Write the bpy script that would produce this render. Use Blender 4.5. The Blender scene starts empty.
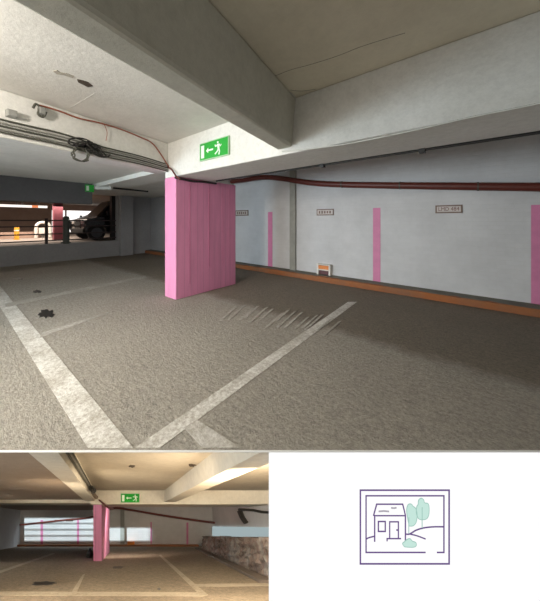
import bpy, bmesh, math, random
from mathutils import Vector, Matrix
random.seed(7)
C = bpy.context.scene.collection
V = Vector
SC = bpy.context.scene

# ------------------------------------------------------------------ camera frame (eye at the origin of x and y, 1.5 m up)
EYE = 1.5
FPX = 254.0                      # focal length for a 540 px wide frame
HX, HY = 270.0, 221.0            # where the level line of sight meets the frame
FWD = V((-0.6225, 0.7826, 0.0))
RGT = V((0.7826, 0.6225, 0.0))
UPV = V((0, 0, 1))

def ray(u, v):
    return FWD + RGT * ((u - HX) / FPX) + UPV * ((HY - v) / FPX)
def at_h(u, v, h=0.0):           # point of height h seen at u, v
    d = ray(u, v); t = (h - EYE) / d.z
    return V((0, 0, EYE)) + d * t
def at_y(u, v, y):
    d = ray(u, v); t = y / d.y
    return V((0, 0, EYE)) + d * t
def at_x(u, v, x):
    d = ray(u, v); t = x / d.x
    return V((0, 0, EYE)) + d * t
def at_z(u, v, z):               # distance z along the line of sight
    return V((0, 0, EYE)) + ray(u, v) * z
def at_plane(u, v, p, n):
    d = ray(u, v); o = V((0, 0, EYE))
    return o + d * ((p - o).dot(n) / d.dot(n))

# ------------------------------------------------------------------ materials
def new_mat(name):
    m = bpy.data.materials.new(name); m.use_nodes = True
    nt = m.node_tree
    return m, nt, nt.nodes['Principled BSDF']

def N(nt, typ, **kw):
    n = nt.nodes.new(typ)
    for k, v in kw.items():
        if k in n.inputs: n.inputs[k].default_value = v
        else: setattr(n, k, v)
    return n

def ramp(nt, fac, stops):
    r = nt.nodes.new('ShaderNodeValToRGB')
    e = r.color_ramp.elements
    while len(e) < len(stops): e.new(0.5)
    for el, (p, c) in zip(e, stops):
        el.position = p; el.color = (*c, 1) if len(c) == 3 else c
    nt.links.new(fac, r.inputs[0])
    return r.outputs[0]

def mixc(nt, fac, a, b, mode='MIX'):
    m = nt.nodes.new('ShaderNodeMix'); m.data_type = 'RGBA'; m.blend_type = mode
    for i, x in ((0, fac), (6, a), (7, b)):
        if hasattr(x, 'default_value') and hasattr(x, 'node'): nt.links.new(x, m.inputs[i])
        elif i == 0: m.inputs[0].default_value = x
        else: m.inputs[i].default_value = (*x, 1)
    return m.outputs[2]

def noise(nt, scale, detail=4, rough=0.6, vec=None, stretch=None):
    n = N(nt, 'ShaderNodeTexNoise', Scale=scale, Detail=detail, Roughness=rough)
    tc = nt.nodes.new('ShaderNodeTexCoord')
    src = tc.outputs['Object']
    if stretch:
        mp = nt.nodes.new('ShaderNodeMapping'); mp.inputs['Scale'].default_value = stretch
        nt.links.new(src, mp.inputs[0]); src = mp.outputs[0]
    nt.links.new(src, n.inputs['Vector'])
    return n.outputs['Fac']

def bump(nt, bsdf, h, strength=0.4, dist=0.01):
    b = N(nt, 'ShaderNodeBump', Strength=strength, Distance=dist)
    nt.links.new(h, b.inputs['Height']); nt.links.new(b.outputs[0], bsdf.inputs['Normal'])

def plain(name, col, rough=0.6, metal=0.0, emit=None, es=1.0, var=0.12, scale=6.0):
    m, nt, b = new_mat(name)
    f = noise(nt, scale, 4)
    c = ramp(nt, f, [(0.3, tuple(x * (1 - var) for x in col)), (0.7, tuple(min(1, x * (1 + var)) for x in col))])
    nt.links.new(c, b.inputs['Base Color'])
    b.inputs['Roughness'].default_value = rough; b.inputs['Metallic'].default_value = metal
    if emit:
        b.inputs['Emission Color'].default_value = (*emit, 1); b.inputs['Emission Strength'].default_value = es
    return m

def glow_mat(name, col, s=1.0):
    m, nt, b = new_mat(name)
    b.inputs['Base Color'].default_value = (0, 0, 0, 1); b.inputs['Roughness'].default_value = 1
    b.inputs['Specular IOR Level'].default_value = 0
    b.inputs['Emission Color'].default_value = (*col, 1); b.inputs['Emission Strength'].default_value = s
    return m

def plaster(name, col, dirt, scale=1.0, bs=0.35, stain=0.35):
    m, nt, b = new_mat(name)
    a = noise(nt, 1.1 * scale, 6, 0.65)
    c = ramp(nt, a, [(0.35, dirt), (0.62, col)])
    g = noise(nt, 14 * scale, 5, 0.7)
    c2 = mixc(nt, stain, c, ramp(nt, g, [(0.35, tuple(x * .72 for x in col)), (0.6, col)]))
    nt.links.new(c2, b.inputs['Base Color']); b.inputs['Roughness'].default_value = 0.85
    bump(nt, b, noise(nt, 22 * scale, 6, 0.65), bs, 0.01)
    return m

def asphalt(name, base, dark, light, k=1.0, far_shade=None):
    m, nt, b = new_mat(name)
    a = noise(nt, 0.9 * k, 7, 0.7)
    c = ramp(nt, a, [(0.3, dark), (0.5, base), (0.72, light)])
    sp = noise(nt, 34 * k, 4, 0.85)
    c = mixc(nt, 0.62, c, ramp(nt, sp, [(0.36, tuple(x * .32 for x in base)), (0.5, base), (0.64, tuple(x * 1.8 for x in base))]))
    md = noise(nt, 9 * k, 6, 0.75, stretch=(1, 2.6, 1))
    c = mixc(nt, 0.42, c, ramp(nt, md, [(0.36, tuple(x * .5 for x in base)), (0.55, base), (0.75, tuple(x * 1.4 for x in base))]))
    if far_shade:                                   # shade beyond the beam, painted into the floor colour along the back wall
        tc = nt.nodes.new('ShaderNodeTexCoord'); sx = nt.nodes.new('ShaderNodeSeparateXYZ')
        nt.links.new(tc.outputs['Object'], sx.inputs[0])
        y0, x0, soft, col = far_shade
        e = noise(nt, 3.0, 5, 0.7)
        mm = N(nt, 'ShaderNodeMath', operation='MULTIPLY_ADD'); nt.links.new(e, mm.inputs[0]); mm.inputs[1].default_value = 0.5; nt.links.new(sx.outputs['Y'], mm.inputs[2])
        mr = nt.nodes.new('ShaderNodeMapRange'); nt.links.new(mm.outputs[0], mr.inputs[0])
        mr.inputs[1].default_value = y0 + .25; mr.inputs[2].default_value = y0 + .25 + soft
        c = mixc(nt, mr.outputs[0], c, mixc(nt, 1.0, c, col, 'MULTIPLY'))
    nt.links.new(c, b.inputs['Base Color']); b.inputs['Roughness'].default_value = 0.82
    h = mixc(nt, 0.4, ramp(nt, sp, [(0.3, (0, 0, 0)), (0.7, (1, 1, 1))]), ramp(nt, md, [(0.3, (0, 0, 0)), (0.7, (1, 1, 1))]))
    bump(nt, b, h, 0.9, 0.02)
    return m

def worn_paint(name, paint, under, lo=0.38, hi=0.5):
    m, nt, b = new_mat(name)
    a = noise(nt, 26, 6, 0.8); g = noise(nt, 3, 4, .6)
    f = ramp(nt, mixc(nt, .35, a, g), [(lo, (0, 0, 0)), (hi, (1, 1, 1))])
    nt.links.new(mixc(nt, f, under, paint), b.inputs['Base Color'])
    b.inputs['Roughness'].default_value = 0.8
    bump(nt, b, noise(nt, 60, 3, .8), .6, .012)
    return m

def brick(name, col, mortar, bw=.225, bh=.075, swap=True, bs=.45):
    m, nt, b = new_mat(name)
    tc = nt.nodes.new('ShaderNodeTexCoord'); mp = nt.nodes.new('ShaderNodeMapping')
    if swap: mp.inputs['Rotation'].default_value = (math.pi / 2, 0, 0)
    nt.links.new(tc.outputs['Object'], mp.inputs[0])
    br = nt.nodes.new('ShaderNodeTexBrick')
    br.inputs['Scale'].default_value = 1; br.inputs['Brick Width'].default_value = bw; br.inputs['Row Height'].default_value = bh
    br.inputs['Mortar Size'].default_value = .006; br.inputs['Mortar Smooth'].default_value = .6
    br.inputs['Color1'].default_value = (*col, 1); br.inputs['Color2'].default_value = (*[x * .93 for x in col], 1)
    br.inputs['Mortar'].default_value = (*mortar, 1)
    nt.links.new(mp.outputs[0], br.inputs['Vector'])
    n1 = noise(nt, 1.3, 6, .65)
    c = mixc(nt, .5, br.outputs['Color'], ramp(nt, n1, [(.3, tuple(x * .72 for x in col)), (.6, col)]))
    nt.links.new(c, b.inputs['Base Color']); b.inputs['Roughness'].default_value = .75
    inv = N(nt, 'ShaderNodeMath', operation='SUBTRACT'); inv.inputs[0].default_value = 1; nt.links.new(br.outputs['Fac'], inv.inputs[1])
    hh = N(nt, 'ShaderNodeMath', operation='MULTIPLY_ADD'); nt.links.new(noise(nt, 20, 5, .7), hh.inputs[0]); hh.inputs[1].default_value = .6; nt.links.new(inv.outputs[0], hh.inputs[2])
    bump(nt, b, hh.outputs[0], bs, .008)
    return m

def boarded(name, col, axis='Y', w=.15, depth=.3):   # board-marked concrete: fine vertical seams
    m, nt, b = new_mat(name)
    tc = nt.nodes.new('ShaderNodeTexCoord'); sx = nt.nodes.new('ShaderNodeSeparateXYZ')
    nt.links.new(tc.outputs['Object'], sx.inputs[0])
    mo = N(nt, 'ShaderNodeMath', operation='FRACT'); dv = N(nt, 'ShaderNodeMath', operation='DIVIDE')
    nt.links.new(sx.outputs[axis], dv.inputs[0]); dv.inputs[1].default_value = w; nt.links.new(dv.outputs[0], mo.inputs[0])
    seam = ramp(nt, mo.outputs[0], [(0.0, (0, 0, 0)), (0.06, (1, 1, 1)), (0.94, (1, 1, 1)), (1.0, (0, 0, 0))])
    st = noise(nt, 5, 5, .7, stretch=(1, 1, .12)) 
    c = mixc(nt, .7, col, ramp(nt, st, [(.3, tuple(x * .74 for x in col)), (.55, col), (.8, tuple(min(1, x * 1.12) for x in col))]))
    c = mixc(nt, .22, c, mixc(nt, 1, c, seam, 'MULTIPLY'))
    nt.links.new(c, b.inputs['Base Color']); b.inputs['Roughness'].default_value = .6
    bump(nt, b, mixc(nt, .45, seam, st), depth, .012)
    return m

M = {}
M['asphalt'] = asphalt('worn_tarmac', (.40, .365, .31), (.26, .235, .195), (.53, .495, .43), far_shade=(3.15, 0, .25, (.55, .51, .46)))
M['line'] = worn_paint('worn_white_paint', (.74, .725, .68), (.40, .365, .31), .42, .58)
M['line_faint'] = worn_paint('very_worn_white_paint', (.64, .62, .58), (.38, .35, .30), .48, .64)
M['oil'] = plain('oil_stain', (.022, .02, .018), .5)
M['ceil'] = plaster('painted_ceiling', (.75, .735, .69), (.65, .635, .59), stain=.2)
M['ceilwarm'] = plaster('warmer_ceiling', (.66, .61, .49), (.57, .52, .41), stain=.2)  # right bay ceiling colour, warmer and darker than the rest
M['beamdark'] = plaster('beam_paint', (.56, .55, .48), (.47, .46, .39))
M['beam'] = plaster('beam_white_paint', (.74, .73, .70), (.64, .63, .59), 1.3)
M['brick'] = brick('white_painted_brick', (.60, .60, .61), (.56, .56, .56), bs=.3)
M['greywall'] = plaster('grey_painted_wall', (.40, .405, .42), (.33, .335, .35))
M['darkgrey'] = plaster('dark_grey_paint', (.13, .13, .135), (.10, .10, .105))
M['pink'] = boarded('pink_painted_boards', (.70, .27, .46))
M['pinkpaint'] = plain('pink_paint', (.60, .20, .36), .6, var=.08)
M['orange'] = plaster('orange_kerb_paint', (.34, .115, .035), (.19, .115, .075), 1.1)
M['kerbtop'] = plaster('grey_kerb_top', (.17, .16, .13), (.11, .10, .08), 2)
M['pipe'] = plain('red_brown_pipe', (.115, .02, .012), .45)
M['black'] = plain('black_rubber', (.015, .014, .013), .5)
M['darkcable'] = plain('grey_cable', (.07, .07, .055), .5)
M['midcable'] = plain('pale_grey_cable', (.25, .245, .22), .5)
M['redcable'] = plain('red_cable', (.28, .085, .05), .5)
M['whitecable'] = plain('white_cable', (.6, .6, .56), .5)
M['greybox'] = plain('grey_plastic', (.26, .26, .245), .5)
M['green'] = plain('exit_green', (.015, .30, .03), .45, emit=(.02, .4, .04), es=.12, var=.05)
M['exitwhite'] = plain('exit_white', (.75, .85, .74), .45, var=.03)
M['plate'] = plain('plate_white', (.55, .50, .47), .5, var=.05)
M['plateframe'] = plain('plate_frame', (.16, .10, .075), .5)
M['platetext'] = plain('plate_red_text', (.13, .03, .03), .5)
M['pilaster'] = plain('olive_grey_paint', (.30, .30, .27), .7)
M['hood_white'] = plain('white_frame_paint', (.7, .66, .6), .6)
M['bright_orange'] = plain('bright_orange', (.75, .24, .05), .5)
M['dark_red'] = plain('dark_red_hole', (.12, .05, .055), .7)
M['carblack'] = plain('black_car_paint', (.012, .012, .014), .25, var=.05)
M['carblue'] = plain('blue_car_paint', (.03, .04, .09), .25, var=.05)
M['tyre'] = plain('tyre', (.012, .012, .012), .8)
M['rim'] = plain('alloy_rim', (.10, .10, .11), .35, .8)
M['glass'] = plain('car_glass', (.02, .025, .03), .3, var=.02)
M['lens'] = plain('headlight_lens', (.15, .15, .16), .15)
M['steel'] = plain('dark_red_steel', (.05, .035, .035), .5)
M['postgrey'] = plain('grey_green_post', (.10, .12, .11), .6)
M['yellow'] = plain('yellow_bollard_paint', (.70, .34, .03), .5)
M['deck'] = asphalt('far_deck_concrete', (.30, .26, .23), (.22, .19, .17), (.36, .33, .3))
M['farbrown'] = plaster('brown_far_wall', (.40, .28, .22), (.30, .20, .16))
M['farceil'] = plaster('brown_far_ceiling', (.33, .25, .20), (.26, .20, .16))
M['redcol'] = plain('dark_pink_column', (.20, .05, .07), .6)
M['daylight'] = glow_mat('daylight_opening', (1, .97, .93), 1.5)
M['paleday'] = glow_mat('pale_daylight', (.46, .56, .58), .75)
M['tube'] = glow_mat('lit_tube', (1, .93, .84), 1.3)
M['tubeorange'] = glow_mat('lit_tube_orange', (1, .30, .12), .9)
M['crack'] = plain('dark_crack', (.20, .185, .15), .9)  # dark line colour of the ceiling cracks
M['spall'] = plain('rusty_spall', (.07, .05, .035), .9)
M['white_panel'] = glow_mat('glowing_white', (1, 1, 1), 1.02)  # logo panel and its print: glow added to keep the panel pure white
M['purple'] = glow_mat('glowing_purple_line', (.15, .09, .25), 1)
M['mint'] = glow_mat('glowing_mint', (.57, .80, .72), 1)
M['mintline'] = glow_mat('glowing_mint_line', (.36, .58, .51), 1)
M['greyline'] = glow_mat('glowing_grey_mark', (.42, .39, .45), 1)
M['trimwhite'] = plain('white_edge_paint', (.9, .89, .87), .5, var=.02)
# lower level
M['l_floor'] = asphalt('brown_deck_floor', (.30, .245, .18), (.235, .19, .14), (.35, .29, .22), .8)
M['l_line'] = worn_paint('lower_white_paint', (.50, .44, .35), (.3, .25, .18), .36, .52)
M['l_ceil'] = plaster('cream_ceiling', (.58, .52, .42), (.50, .44, .35))
M['l_beam'] = plaster('cream_beam', (.70, .65, .55), (.62, .56, .46))
M['l_brown'] = plaster('brown_soffit', (.34, .26, .19), (.28, .21, .155))
M['l_wall'] = brick('lower_white_brick', (.62, .61, .60), (.54, .53, .52))
M['rubble'] = plain('rubble', (.16, .13, .11), .9)

# ------------------------------------------------------------------ mesh building
class MB:
    def __init__(s, xf=None): s.v = []; s.f = []; s.xf = xf or (lambda p: p)
    def add(s, pts, faces):
        k = len(s.v)
        s.v += [V(s.xf(V(p))) for p in pts]; s.f += [tuple(k + i for i in f) for f in faces]; return s
    def hexa(s, p):              # 8 corners: bottom loop, top loop
        return s.add(p, [(3, 2, 1, 0), (4, 5, 6, 7), (0, 1, 5, 4), (1, 2, 6, 5), (2, 3, 7, 6), (3, 0, 4, 7)])
    def box(s, x0, y0, z0, x1, y1, z1):
        return s.hexa([(x0, y0, z0), (x1, y0, z0), (x1, y1, z0), (x0, y1, z0), (x0, y0, z1), (x1, y0, z1), (x1, y1, z1), (x0, y1, z1)])
    def prism(s, poly, vec):     # polygon pushed along vec
        n = len(poly); vec = V(vec)
        top = [V(p) + vec for p in poly]
        return s.add(list(poly) + top, [tuple(range(n))[::-1], tuple(range(n, 2 * n))] + [(i, (i + 1) % n, n + (i + 1) % n, n + i) for i in range(n)])
    def tube(s, path, r, n=8, caps=True):
        path = [V(p) for p in path]; rings = []; m = len(path)
        t0 = (path[1] - path[0]).normalized(); a = t0.orthogonal().normalized()
        for i, p in enumerate(path):
            t = (path[min(i + 1, m - 1)] - path[max(i - 1, 0)]).normalized()
            a = (a - t * a.dot(t)).normalized(); b = t.cross(a)
            rr = r[i] if isinstance(r, (list, tuple)) else r
            rings.append([p + (a * math.cos(2 * math.pi * k / n) + b * math.sin(2 * math.pi * k / n)) * rr for k in range(n)])
        pts = [q for g in rings for q in g]
        fs = [(i * n + k, i * n + (k + 1) % n, (i + 1) * n + (k + 1) % n, (i + 1) * n + k) for i in range(m - 1) for k in range(n)]
        if caps: fs += [tuple(range(n))[::-1], tuple((m - 1) * n + k for k in range(n))]
        return s.add(pts, fs)
    def lathe(s, c, axis, prof, n=20):      # prof: (distance along axis, radius)
        axis = V(axis).normalized(); a = axis.orthogonal().normalized(); b = axis.cross(a); c = V(c)
        pts = [c + axis * d + (a * math.cos(2 * math.pi * k / n) + b * math.sin(2 * math.pi * k / n)) * r for d, r in prof for k in range(n)]
        m = len(prof)
        fs = [(i * n + k, i * n + (k + 1) % n, (i + 1) * n + (k + 1) % n, (i + 1) * n + k) for i in range(m - 1) for k in range(n)]
        return s.add(pts, fs + [tuple(range(n))[::-1], tuple((m - 1) * n + k for k in range(n))])
    def build(s, name, mat, parent=None, smooth=False, bevel=0, sub=0):
        me = bpy.data.meshes.new(name); me.from_pydata([tuple(p) for p in s.v], [], s.f); me.update()
        bm = bmesh.new(); bm.from_mesh(me); bmesh.ops.recalc_face_normals(bm, faces=bm.faces)
        if s.xf is globals().get('LV'):               # the lower level stops at the underside of the deck above it
            bmesh.ops.bisect_plane(bm, geom=bm.verts[:] + bm.edges[:] + bm.faces[:], plane_co=(0, 0, -.016), plane_no=(0, 0, 1), clear_outer=True)
        bm.to_mesh(me); bm.free()
        me.materials.append(M[mat] if isinstance(mat, str) else mat)
        if smooth:
            for p in me.polygons: p.use_smooth = True
        o = bpy.data.objects.new(name, me); C.objects.link(o)
        if parent: o.parent = parent; o.matrix_parent_inverse = Matrix.Translation(-world_loc(parent))
        if bevel:
            b = o.modifiers.new('bevel', 'BEVEL'); b.width = bevel; b.segments = 2; b.limit_method = 'ANGLE'
        if sub:
            b = o.modifiers.new('sub', 'SUBSURF'); b.levels = sub; b.render_levels = sub
        return o

def world_loc(o):
    p = V(o.location)
    if o.parent: p = p + world_loc(o.parent) + o.matrix_parent_inverse.translation
    return p
def struct(o):
    o['kind'] = 'structure'; return o
def tag(o, label, cat, group=None):
    o['label'] = label; o['category'] = cat
    if group: o['group'] = group
    return o
def thing(name, loc, label, cat, group=None):
    o = bpy.data.objects.new(name, None); o.location = loc; o.empty_display_size = .1; C.objects.link(o)
    return tag(o, label, cat, group)
def smooth_path(pts, n=6):
    pts = [V(p) for p in pts]; out = []
    for i in range(len(pts) - 1):
        p0, p1, p2, p3 = pts[max(i - 1, 0)], pts[i], pts[i + 1], pts[min(i + 2, len(pts) - 1)]
        for k in range(n):
            t = k / n
            out.append(.5 * ((2 * p1) + (p2 - p0) * t + (2 * p0 - 5 * p1 + 4 * p2 - p3) * t * t + (3 * p1 - p0 - 3 * p2 + p3) * t ** 3))
    return out + [pts[-1]]
def text_mesh(s, xf, mat, parent, name='lettering'):    # text laid out in a unit plane and carried to its surface by xf
    cu = bpy.data.curves.new('t', 'FONT'); cu.body = s; cu.align_x = 'CENTER'; cu.align_y = 'CENTER'; cu.size = 1; cu.extrude = .01
    to = bpy.data.objects.new('t', cu); C.objects.link(to)
    dg = bpy.context.evaluated_depsgraph_get(); me = bpy.data.meshes.new_from_object(to.evaluated_get(dg))
    bpy.data.objects.remove(to); me.name = name
    for vv in me.vertices: vv.co = xf(vv.co)
    me.materials.clear(); me.materials.append(M[mat])
    o = bpy.data.objects.new(name, me); C.objects.link(o); o.parent = parent; o.matrix_parent_inverse = Matrix.Translation(-world_loc(parent))
    return o

# ================================================================== MAIN DECK
EDGE = 1.664                                      # the deck ends here, across the line of sight
WALLY = 5.95; ENDX = -12.0
CEIL = 3.03; LCEIL = 2.6; BEAM1Y = 2.66; BEAM1H = 2.35
def fr(t, d, h): 
    p = FWD * d + RGT * t; return V((p.x, p.y, h))
# floor slab (edge polygon)
poly = [fr(-13.9, EDGE, 0), fr(7.46, EDGE, 0), V((4.8, WALLY, 0)), V((ENDX, WALLY, 0)), V((ENDX, fr(-13.9, EDGE, 0).y, 0))]
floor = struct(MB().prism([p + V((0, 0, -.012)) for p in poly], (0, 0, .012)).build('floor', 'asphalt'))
struct(MB().hexa([fr(-13.5, EDGE - .004, -.0125), fr(7.4, EDGE - .004, -.0125), fr(7.4, EDGE, -.0125), fr(-13.5, EDGE, -.0125),
                  fr(-13.5, EDGE - .004, -.0012), fr(7.4, EDGE - .004, -.0012), fr(7.4, EDGE, -.0012), fr(-13.5, EDGE, -.0012)]).build('trim_1', 'trimwhite'))

LAYER = [0.0]
def floor_mark(name, px, mat, h=.003):
    pts = [at_h(u, v, 0) for u, v in px]
    LAYER[0] += .0002
    return MB().prism([p + V((0, 0, .0005)) for p in pts], (0, 0, h + LAYER[0])).build(name, mat, floor)
# painted lines (each runs a little past the frame)
def ext(a, b, t): a, b = V(a), V(b); return a + (b - a) * t
def line4(l0, l1, r0, r1, mat, t0=0.0, t1=1.0):
    L0, L1, R0, R1 = [at_h(*q) for q in (l0, l1, r0, r1)]
    pts = [ext(L0, L1, t0), ext(L0, L1, t1), ext(R0, R1, t1), ext(R0, R1, t0)]
    LAYER[0] += .0006
    return MB().prism([p + V((0, 0, .0005)) for p in pts], (0, 0, .002 + LAYER[0])).build('painted_line', mat, floor)
line4((88, 448), (-6, 297), (133, 448), (9, 297), 'line', 0, 1.6)
line4((135, 448), (348, 302), (160, 448), (357, 302), 'line')
line4((203, 448), (184, 428), (240, 448), (197, 420), 'line_faint')
line4((40, 338), (107, 314.5), (42, 333), (109, 312), 'line_faint')
line4((12, 306), (112, 285), (12, 302.5), (112, 282.5), 'line_faint', -.05, 1.5)
def blob(cx, cy, rx, ry, n=26, j=.35, mat='oil', name='oil_stain', seed=1):
    rnd = random.Random(seed)
    px = []
    for k in range(n):
        a = 2 * math.pi * k / n; q = 1 + rnd.uniform(-j, j)
        px.append((cx + rx * q * math.cos(a), cy + ry * q * math.sin(a)))
    return floor_mark(name, px, mat, .0015)
blob(47, 314, 8, 4, seed=3); blob(37, 291.5, 4, 1.3, seed=5); blob(18, 279, 4, .8, seed=6)

rk = random.Random(21)
for k in range(15):
    u = 236 + 7.2 * k + rk.uniform(-2, 2); v = 306 + .13 * (u - 236) + rk.uniform(-2, 3); L = rk.uniform(.7, 1.2)
    floor_mark('tyre_scuff', [(u, v), (u + 3, v - .8), (u - 15 * L + 3, v + 13 * L), (u - 15 * L, v + 13 * L)], 'line_faint', .0012)

# ---------------- ceilings
def perp(a, b): 
    d = (b - a); d.z = 0; d.normalize(); return V((d.y, -d.x, 0))
P3a, P3b = at_h(0, 137, 2.47), at_h(160, 170, 2.47)
d3 = (P3b - P3a); d3.z = 0; d3.normalize()
n3 = V((d3.y, -d3.x, 0))                            # points right, towards the eye
near3 = P3a - d3 * 6.0
end3 = P3a + d3 * ((BEAM1Y + .1 - P3a.y) / d3.y)
right_c = struct(MB().prism([V((-.75, near3.y, CEIL)), V((5.2, near3.y, CEIL)), V((5.2, BEAM1Y + .4, CEIL)), V((-1.75, BEAM1Y + .4, CEIL))], (0, 0, .25)).build('ceiling', 'ceilwarm'))
main_c = struct(MB().prism([V((near3.x - .1, near3.y, CEIL)), V((-.75, near3.y, CEIL)), V((-1.75, BEAM1Y + .4, CEIL)), V((5.2, BEAM1Y + .4, CEIL)), V((5.2, WALLY, CEIL)), V((-6.4, WALLY, CEIL)), V((-6.4, BEAM1Y, CEIL))], (0, 0, .25)).build('ceiling', 'ceil'))
left_c = struct(MB().prism([V((ENDX - .3, -7.2, LCEIL)), V((near3.x - .2, -7.2, LCEIL)), V((near3.x - .2, near3.y, LCEIL)), V((end3.x - .2, end3.y, LCEIL)), V((end3.x - .2, 3.4, LCEIL)), V((-6.3, 3.4, LCEIL)), V((-6.3, WALLY, LCEIL)), V((ENDX - .3, WALLY, LCEIL))], (0, 0, .25)).build('ceiling', 'ceil'))

def beam(name, p, mat):                              # p: four (x,y) of the soffit, z0, z1, optional shift of the top
    (q, z0, z1) = p
    return MB().hexa([V((*a, z0)) for a in q] + [V((*a, z1)) for a in q])
# beam with the exit sign
b1 = struct(beam('', ([(-4.79, BEAM1Y), (5.2, BEAM1Y), (5.2, 3.46), (-4.79, 3.46)], BEAM1H, CEIL), '').build('ceiling_beam', 'beam', bevel=.015))
# diagonal beam over the foreground
A0, A1 = at_h(7, 0, 2.43), at_h(275, 149, 2.43); B0, B1 = at_h(72, 0, 2.43), at_h(289, 145, 2.43)
dA = (A1 - A0).normalized(); dB = (B1 - B0).normalized()
A1 = A0 + dA * ((BEAM1Y + .05 - A0.y) / dA.y); B1 = B0 + dB * ((BEAM1Y + .05 - B0.y) / dB.y)
An, Bn = A0 - dA * 4.0, B0 - dB * 4.0
side = V((.06, 0, CEIL - 2.43)); up = V((0, 0, CEIL - 2.43))
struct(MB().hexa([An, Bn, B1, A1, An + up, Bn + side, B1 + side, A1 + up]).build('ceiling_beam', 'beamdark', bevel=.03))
# beam with the cables
w3 = .42
q3 = [near3, end3, end3 - n3 * w3, near3 - n3 * w3]
struct(MB().hexa([V((p.x, p.y, 2.47)) for p in q3] + [V((p.x, p.y, CEIL)) for p in q3]).build('ceiling_beam', 'beam', bevel=.02))
# shallow continuation beyond the pillar, and the dark downstand of the far bay
struct(MB().box(ENDX, BEAM1Y, 2.5, -4.8, 3.3, LCEIL).build('ceiling_beam', 'ceil'))
struct(MB().box(-9.1, -7.0, 2.0, -8.83, 2.62, LCEIL).build('ceiling_beam', 'darkgrey'))

# cracks and spalls in the paint
def crack(pts, h, r, mat='crack', par=None, name='crack'):
    par = par or main_c
    m = MB(); P = [at_h(u, v, h) for u, v in pts]
    m.tube(smooth_path([p + V((0, 0, .001)) for p in P], 3), r, 5); return m.build(name, mat, par)
crack([(275, 76), (290, 70), (305, 66), (322, 61), (340, 55), (360, 47), (385, 39), (405, 33)], CEIL, .004)
crack([(290, 90), (302, 91), (316, 89)], CEIL, .004); crack([(350, 80), (372, 76), (400, 68)], CEIL, .003)
def spall(px, h, mat='spall', par=None):
    return MB().prism([at_h(u, v, h) - V((0, 0, .004)) for u, v in px], (0, 0, .006)).build('spalled_patch', mat, par or main_c)
M['flake'] = plain('flaked_paint', (.40, .37, .31), .9)
spall([(53, 71), (57, 70), (60, 72), (66, 73), (74, 76), (73, 78), (64, 75), (57, 74)], CEIL, 'flake')
spall([(77, 79), (82, 80), (88, 82), (93, 86), (88, 87), (82, 84), (78, 82)], CEIL)
crack([(70, 108), (82, 101), (95, 93)], CEIL, .004, 'whitecable', name='paint_seam')

# ---------------- walls
wall_b = struct(MB().box(ENDX, WALLY, 0, 5.2, WALLY + .25, 3.2).build('wall_back', 'brick'))
y_op = 4.5; PH = .66
struct(MB().box(ENDX - .25, -7.4, 0, ENDX, y_op, PH).build('wall_left', 'greywall'))
struct(MB().box(ENDX - .25, y_op, 0, ENDX, WALLY, 3.0).build('wall_left', 'greywall'))
struct(MB().box(ENDX, 4.55, 0, ENDX + .22, 5.05, LCEIL).build('trim_2', 'greywall'))
# kerb along the back wall
kd = 5.67
kerb = struct(MB().box(ENDX, kd, 0, 5.2, WALLY, .125).build('baseboard_back', 'orange', bevel=.01))
rk = random.Random(4); m = MB(); xs = [ENDX + i * .12 for i in range(int((5.2 - ENDX) / .12))]
fr_y = [kd + .07 + rk.uniform(-.05, .05) for _ in xs]
for i in range(len(xs) - 1):
    m.add([(xs[i], fr_y[i], .131), (xs[i + 1], fr_y[i + 1], .131), (xs[i + 1], WALLY - .002, .145), (xs[i], WALLY - .002, .145),
           (xs[i], fr_y[i], .1252), (xs[i + 1], fr_y[i + 1], .1252)], [(0, 1, 2, 3), (4, 5, 1, 0)])
m.build('dirt_ledge', 'kerbtop', kerb)
# painted pink stripes on the back wall
def wall_rect(name, u0, u1, vt, vb, mat, depth=.004, par=None):
    a, b = at_y(u0, vt, WALLY), at_y(u1, vt, WALLY); c = at_y(u0, vb, WALLY)
    z0, z1 = (c.z, a.z)
    return MB().box(a.x, WALLY - depth, z0, b.x, WALLY - .0005, z1).build(name, mat, par or wall_b)
wall_rect('painted_stripe', 268, 272.5, 212, 270, 'pinkpaint'); wall_rect('painted_stripe', 373, 380.5, 208, 284, 'pinkpaint'); wall_rect('painted_stripe', 531, 548, 205, 306, 'pinkpaint')
struct(MB().box(ENDX, WALLY - .006, .12, -7.4, WALLY, 3.0).build('trim_5', 'greywall'))  # thin grey sheet, darker than the brick, over the left stretch of wall
a = at_y(291, 200, WALLY); b = at_y(296.5, 200, WALLY); c = at_y(302, 200, WALLY)
struct(MB().box(a.x, WALLY - .07, .1, b.x, WALLY, 3.0).build('trim_3', 'pilaster'))

# ---------------- pillar
pil = thing('pillar', (-4.6, 3.4, 0), 'bright pink square concrete pillar holding up the white beam under the large green exit sign', 'pillar')
px0, px1, py0, py1 = -4.80, -4.40, 2.66, 4.22
shaft = MB().box(px0, py0, 0, px1, py1, BEAM1H).build('shaft', 'pink', pil, bevel=.012)
m = MB(); z = .02
for (ya, yb) in ((2.95, 2.965), (3.42, 3.45), (3.80, 3.815), (4.0, 4.012)):
    m.box(px1 + .0005, ya, .25 if ya < 3.3 else .5, px1 + .006, yb, 2.25)
m.build('board_seam', 'pinkpaint', shaft)
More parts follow.
